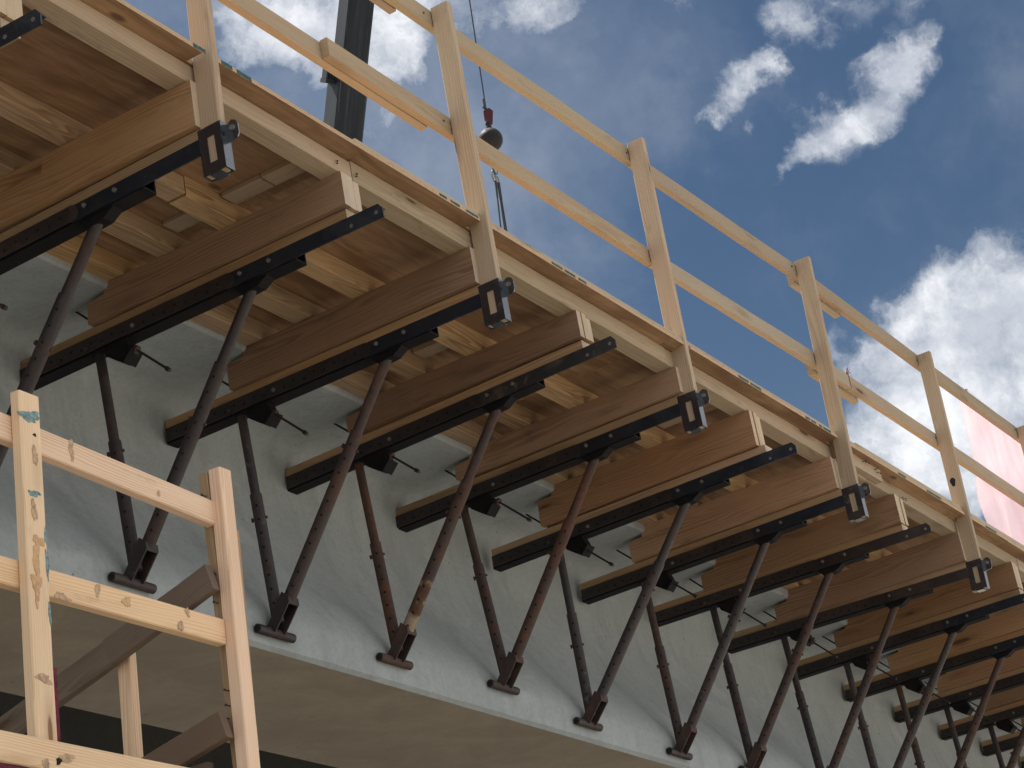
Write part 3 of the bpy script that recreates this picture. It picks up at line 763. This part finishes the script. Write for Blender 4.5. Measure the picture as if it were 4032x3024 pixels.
sboard('rail', (-1.4, .2585, -1.8445), (.392, .2585, -1.8285), Y, Z, .038, .087, 'mid rail of the stair railing')
sboard('rail', (-1.4, .1795, -2.405), (1.2, .1795, -2.392), Y, Z, .038, .092, 'bottom rail of the stair railing')
sboard('strip', (.4885, .262, -5.6), (.500, .262, -1.452), EX, Y, .020, .060, 'weathered strip behind the far post', 'joist')
sboard('strip', (.5095, .268, -5.6), (.516, .268, -2.13), EX, Y, .014, .05, None, 'old')
sboard('painted_strip', (-.462, .2505, -5.6), (-.450, .2505, -2.10), EX, Y, .026, .022, 'magenta painted strip beside the near post', 'purple')
sboard('painted_strip', (-1.4, .1745, -2.472), (-.62, .1745, -2.470), Y, Z, .030, .036, 'magenta painted edge under the bottom rail', 'purple')
u3 = Vector((0, .3, 1)).normalized()
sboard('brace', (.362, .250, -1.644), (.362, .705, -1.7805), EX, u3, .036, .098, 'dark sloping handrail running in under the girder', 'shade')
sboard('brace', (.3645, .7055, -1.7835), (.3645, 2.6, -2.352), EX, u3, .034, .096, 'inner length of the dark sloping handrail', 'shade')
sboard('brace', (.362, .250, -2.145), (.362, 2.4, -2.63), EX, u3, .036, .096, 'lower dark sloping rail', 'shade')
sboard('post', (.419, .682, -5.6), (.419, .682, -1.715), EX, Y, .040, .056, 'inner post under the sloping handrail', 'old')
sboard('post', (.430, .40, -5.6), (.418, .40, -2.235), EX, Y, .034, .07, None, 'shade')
# stains: thin crusts following the faces
def blobf(par, c, a, b, n_, wa, hb_, mat, seed, name='stain', ir=.35):
    q = random.Random(seed); pr = []
    ph = [q.uniform(0, 6.28) for _ in range(4)]
    for k in range(28):
        t_ = 2*math.pi*k/28; r = 1+ir*.5*math.sin(2*t_+ph[0])+ir*.5*math.sin(3*t_+ph[1])+ir*.35*math.sin(5*t_+ph[2])+ir*.25*math.sin(8*t_+ph[3])
        pr.append((wa*r*math.cos(t_), hb_*r*math.sin(t_)))
    bm = newbm(); prism(bm, pr, si @ Vector(c), Vector(a), Vector(b), Vector(n_), .0006+.00022*(seed % 11)); return obj(name, bm, M[mat], par)
NY = Vector((0, -1, 0)); f1 = lambda x, z, dx=0: (x-.0170*(-1.256-z)/4.344+dx, .200, z)
for (x, z, wa, hb_, mt, sd_) in ((-.545, -1.335, .036, .020, 'blue', 1), (-.520, -1.325, .018, .016, 'blue', 21), (-.540, -1.585, .026, .010, 'blue', 2), (-.500, -1.71, .005, .03, 'blue', 3), (-.499, -1.80, .006, .05, 'blue', 4), (-.500, -1.955, .005, .03, 'blue', 5),
                                 (-.545, -1.80, .016, .055, 'resin', 6), (-.532, -1.735, .022, .018, 'resin', 7), (-.550, -1.87, .018, .035, 'resin', 8), (-.551, -1.915, .007, .03, 'resin', 31), (-.528, -1.46, .010, .03, 'stain', 9), (-.545, -1.64, .012, .03, 'stain', 10), (-.54, -2.16, .03, .014, 'stain', 12), (-.523, -1.39, .006, .006, 'hole', 13)):
    blobf(p1, f1(x, z), EX, Z, NY, wa, hb_, mt, sd_)
sr_kids = [o for o in sr.children if o.name.startswith('rail')]
for (x, y, z, wa, hb_, mt, sd_) in ((-.10, .2395, -1.826, .018, .017, 'resin', 14), (-.235, .2395, -1.815, .012, .02, 'stain', 15), (-.40, .2395, -1.870, .03, .012, 'stain', 16), (.20, .2395, -1.80, .01, .014, 'stain', 17), (.16, .2395, -1.855, .012, .018, 'stain', 18), (-.315, .2395, -1.370, .012, .032, 'stain', 19), (.10, .2395, -1.415, .007, .01, 'stain', 20)):
    blobf(sr_kids[1 if z < -1.7 else 0], (x, y, z), EX, Z, NY, wa, hb_, mt, sd_)
for (x, z, wa, hb_, sd_) in ((-.545, -2.414, .012, .010, 22), (-.51, -2.40, .03, .012, 23), (-.60, -2.43, .016, .014, 24)):
    blobf(sr_kids[2], (x, .1605, z), EX, Z, NY, wa, hb_, 'stain' if sd_ != 22 else 'hole', sd_)
for (z, y) in ((-1.345, .29), (-1.385, .30), (-1.62, .29), (-1.66, .30), (-1.72, .28), (-2.02, .29), (-2.07, .30), (-2.11, .28)):
    bm = newbm(); c = Vector((.3855+.0465*(-1.262-z), .262+.02*((z*37)%1), z)); tube(bm, si @ c, si @ (c-EX*.022), .0022, .0022, 6); tube(bm, si @ (c-EX*.022), si @ (c-EX*.025), .005, .005, 8)
    obj('nail', bm, M['nail'], sr)

# ------------------------------------------------------------------ ground
bm = newbm(); q = 600
vs = [bm.verts.new((x, y, -5.7)) for x, y in ((-q, -q), (q, -q), (q, q), (-q, q))]; bm.faces.new(vs)
tag(obj('ground', bm, M['ground']), kind='structure')

# ------------------------------------------------------------------ camera
cam = bpy.data.cameras.new('camera'); co = bpy.data.objects.new('camera', cam); COL.objects.link(co)
r_ = Vector((0.5216168886541778, -0.8424576674733818, -0.13483656768860555)); u_ = Vector((-0.2685156058062802, -0.31211088229050443, 0.9113101374363883)); f_ = Vector((0.8098241728358209, 0.43914903583083464, 0.38901533828324414))
mw = Matrix.Identity(4)
for k in range(3): mw[k][0] = r_[k]; mw[k][1] = u_[k]; mw[k][2] = -f_[k]
mw.translation = Vector((-5.3956, -4.0934, -4.1266)); co.matrix_world = mw
cam.sensor_width = 36; cam.lens = 8973/4032*36; cam.clip_end = 3000; cam.clip_start = .05
S.camera = co

# ------------------------------------------------------------------ light
SUN_EL, SUN_AZ = math.radians(64), math.radians(78)       # azimuth measured from +X towards +Y
sd = Vector((math.cos(SUN_EL)*math.cos(SUN_AZ), math.cos(SUN_EL)*math.sin(SUN_AZ), math.sin(SUN_EL)))
sun = bpy.data.lights.new('sun', 'SUN'); sun.energy = 5.0; sun.angle = math.radians(.53); sun.color = (1, .95, .87)
so_ = bpy.data.objects.new('sun', sun); COL.objects.link(so_); so_.rotation_euler = sd.to_track_quat('Z', 'Y').to_euler()
W = bpy.data.worlds.new('World'); S.world = W; W.use_nodes = True
T = W.node_tree; T.nodes.clear()
class WT(NT):
    def __init__(s): s.t = T
w = WT()
out = w.n('ShaderNodeOutputWorld'); bg = w.n('ShaderNodeBackground'); w.l(bg.outputs[0], out.inputs[0])
sky = w.n('ShaderNodeTexSky', sky_type='NISHITA'); sky.sun_disc = False; sky.sun_elevation = SUN_EL; sky.sun_rotation = math.pi/2-SUN_AZ
sky.air_density = 1.0; sky.dust_density = 1.3; sky.ozone_density = 1.6
dirv = w.n('ShaderNodeTexCoord').outputs['Generated']
BL = CLOUDS = [(35.41, 33.1, 0.7, 0.8), (34.54, 32.48, 0.7, 0.9), (33.79, 32.02, 0.58, 0.8), (32.66, 32.32, 0.81, 1.0), (33.39, 32.95, 0.93, 0.9), (32.54, 31.28, 0.41, 0.7), (30.74, 32.36, 0.81, 1.0), (30.35, 31.4, 0.52, 0.9), (30.07, 31.03, 0.41, 0.8), (31.26, 30.81, 0.46, 0.8), (31.16, 30.11, 0.35, 0.7), (31.57, 29.58, 0.29, 0.5), (32.72, 30.96, 0.29, 0.4), (29.6, 32.64, 0.81, 0.9), (28.26, 32.42, 0.7, 0.8), (26.9, 32.36, 0.7, 0.8), (25.57, 32.11, 0.7, 0.7), (24.5, 32.01, 0.46, 0.5), (27.57, 31.7, 0.46, 0.25), (21.87, 31.51, 0.58, 0.35), (21.72, 28.58, 0.32, 0.75), (21.18, 28.89, 0.42, 0.8), (20.57, 29.24, 0.49, 0.85), (19.9, 29.52, 0.46, 0.8), (19.47, 29.67, 0.35, 0.6), (20.65, 28.03, 0.21, 0.55), (19.36, 28.48, 0.52, 0.35), (20.43, 26.82, 0.23, 0.9), (20.08, 27.1, 0.32, 1.0), (19.57, 27.3, 0.39, 1.0), (19.02, 27.4, 0.39, 1.0), (18.42, 27.47, 0.44, 1.0), (17.85, 27.64, 0.49, 1.2), (17.32, 27.94, 0.46, 1.2), (16.96, 28.33, 0.39, 1.0), (16.72, 28.74, 0.44, 1.2), (16.24, 29.04, 0.46, 1.3), (15.98, 29.27, 0.35, 0.8), (17.04, 29.28, 0.23, 0.5), (16.85, 27.49, 0.28, 0.6), (15.55, 29.41, 0.21, 0.6), (18.73, 28.35, 0.35, 0.4), (17.46, 29.19, 0.23, 0.3), (19.04, 30.86, 0.41, 0.7), (18.61, 30.42, 0.46, 0.8), (18.27, 30.18, 0.41, 0.7), (17.83, 30.32, 0.41, 0.55), (17.11, 30.51, 0.46, 0.4), (15.86, 30.23, 0.46, 0.35), (15.95, 23.48, 0.64, 1.0), (15.28, 23.68, 0.58, 1.0), (14.8, 23.11, 0.7, 1.0), (16.62, 22.81, 0.7, 1.1), (17.38, 22.27, 0.7, 1.1), (15.85, 22.41, 0.93, 1.0), (15.26, 21.34, 1.04, 1.1), (16.72, 21.42, 1.04, 1.1), (18.04, 21.58, 0.7, 1.0), (18.76, 21.73, 0.46, 0.9), (17.92, 20.5, 0.93, 1.1), (16.57, 19.99, 1.04, 1.0), (19.12, 19.57, 0.7, 0.8), (18.52, 18.98, 0.81, 0.9), (17.42, 18.99, 0.7, 0.5), (19.39, 20.56, 0.29, 0.3), (19.68, 22.62, 0.35, 0.6), (19.72, 21.92, 0.35, 0.6), (20.01, 21.15, 0.29, 0.4), (37.65, 33.57, 0.46, 0.5), (14.28, 21.82, 1.28, 1.5), (14.85, 19.61, 1.28, 1.6), (19.45, 19.75, 0.52, 0.8), (18.86, 18.58, 0.7, 1.0), (17.63, 18.1, 0.81, 1.2), (16.29, 18.64, 0.81, 1.2), (18.0, 19.93, 0.81, 1.0), (19.43, 21.51, 0.26, 0.6), (17.64, 20.68, 1.16, 1.0), (16.01, 21.27, 1.28, 1.0), (18.01, 19.58, 1.04, 0.9), (18.44, 20.96, 0.81, 0.7), (34.26, 32.57, 1.04, 0.6), (32.17, 31.93, 0.93, 0.6), (30.55, 31.88, 0.81, 0.6)] #CLOUDS#
wv = w.noise(dirv, 11.0, 5, .62, out=1); wv2 = w.noise(dirv, 46.0, 5, .65, out=1)
wd = w.vmath('ADD', dirv, w.vmath('MULTIPLY', w.vmath('SUBTRACT', wv, (.5, .5, .5)), (.034, .034, .034)))
wd = w.vmath('ADD', wd, w.vmath('MULTIPLY', w.vmath('SUBTRACT', wv2, (.5, .5, .5)), (.022, .022, .022)))
acc = None
for (az, el, sg, am) in BL:
    az, el = math.radians(az), math.radians(el); c = (math.cos(el)*math.cos(az), math.cos(el)*math.sin(az), math.sin(el))
    dt_ = w.n('ShaderNodeVectorMath', operation='DISTANCE'); w.l(wd, dt_.inputs[0]); dt_.inputs[1].default_value = c
    sgr = math.radians(sg)
    e = w.math('EXPONENT', w.math('MULTIPLY', w.math('MULTIPLY', dt_.outputs['Value'], dt_.outputs['Value']), -1/(sgr*sgr)))
    e = w.math('MULTIPLY', e, am)
    acc = e if acc is None else w.math('ADD', acc, e)
fb = w.noise(wd, 38.0, 9, .66); fb2 = w.noise(dirv, 5.5, 6, .58)
d2 = w.n('ShaderNodeVectorMath', operation='DISTANCE'); w.l(dirv, d2.inputs[0]); d2.inputs[1].default_value = tuple(f_)
gen = w.math('MULTIPLY', w.ramp(fb2, .30, .50), w.ramp(d2.outputs['Value'], .38, .75))
loc = acc if acc is not None else 0.0
loc = w.math('SUBTRACT', 1.0, w.math('EXPONENT', w.math('MULTIPLY', loc, -1.15)))
cov = w.math('ADD', loc, w.math('MULTIPLY', w.math('SUBTRACT', fb, .5), w.ramp(loc, .0, .30, 0, 1.6)))
cov = w.ramp(cov, .10, 1.22)
fbB = w.noise(wd, 15.0, 9, .68)
wisp = w.math('MULTIPLY', w.ramp(w.math('ADD', loc, w.math('MULTIPLY', w.math('SUBTRACT', fbB, .5), w.ramp(loc, .0, .2, 0, 2.6))), .12, 1.1), .55)
cov = w.math('MAXIMUM', cov, wisp)
veil = w.math('MULTIPLY', w.ramp(w.noise(wd, 4.5, 6, .58), .40, .72), .20)
tot = w.math('MAXIMUM', w.math('MAXIMUM', cov, gen), veil)
shade = w.noise(w.vmath('ADD', dirv, (.012, .0, .018)), 17.0, 6, .6)
cc = w.mix(w.ramp(shade, .38, .62), (4.9, 5.2, 5.8), (8.3, 8.45, 8.7))
sk = w.mix(1.0, sky.outputs[0], (.295, .375, .425), 'MULTIPLY')
dz = w.n('ShaderNodeSeparateXYZ'); w.l(dirv, dz.inputs[0])
sk = w.mix(w.ramp(dz.outputs[2], .12, .46, .42, 0), sk, (2.7, 3.4, 4.5))
w.l(w.mix(tot, sk, cc), bg.inputs[0]); bg.inputs[1].default_value = .07
S.view_settings.view_transform = 'Standard'; S.view_settings.look = 'None'; S.view_settings.gamma = 1; S.view_settings.exposure = .84
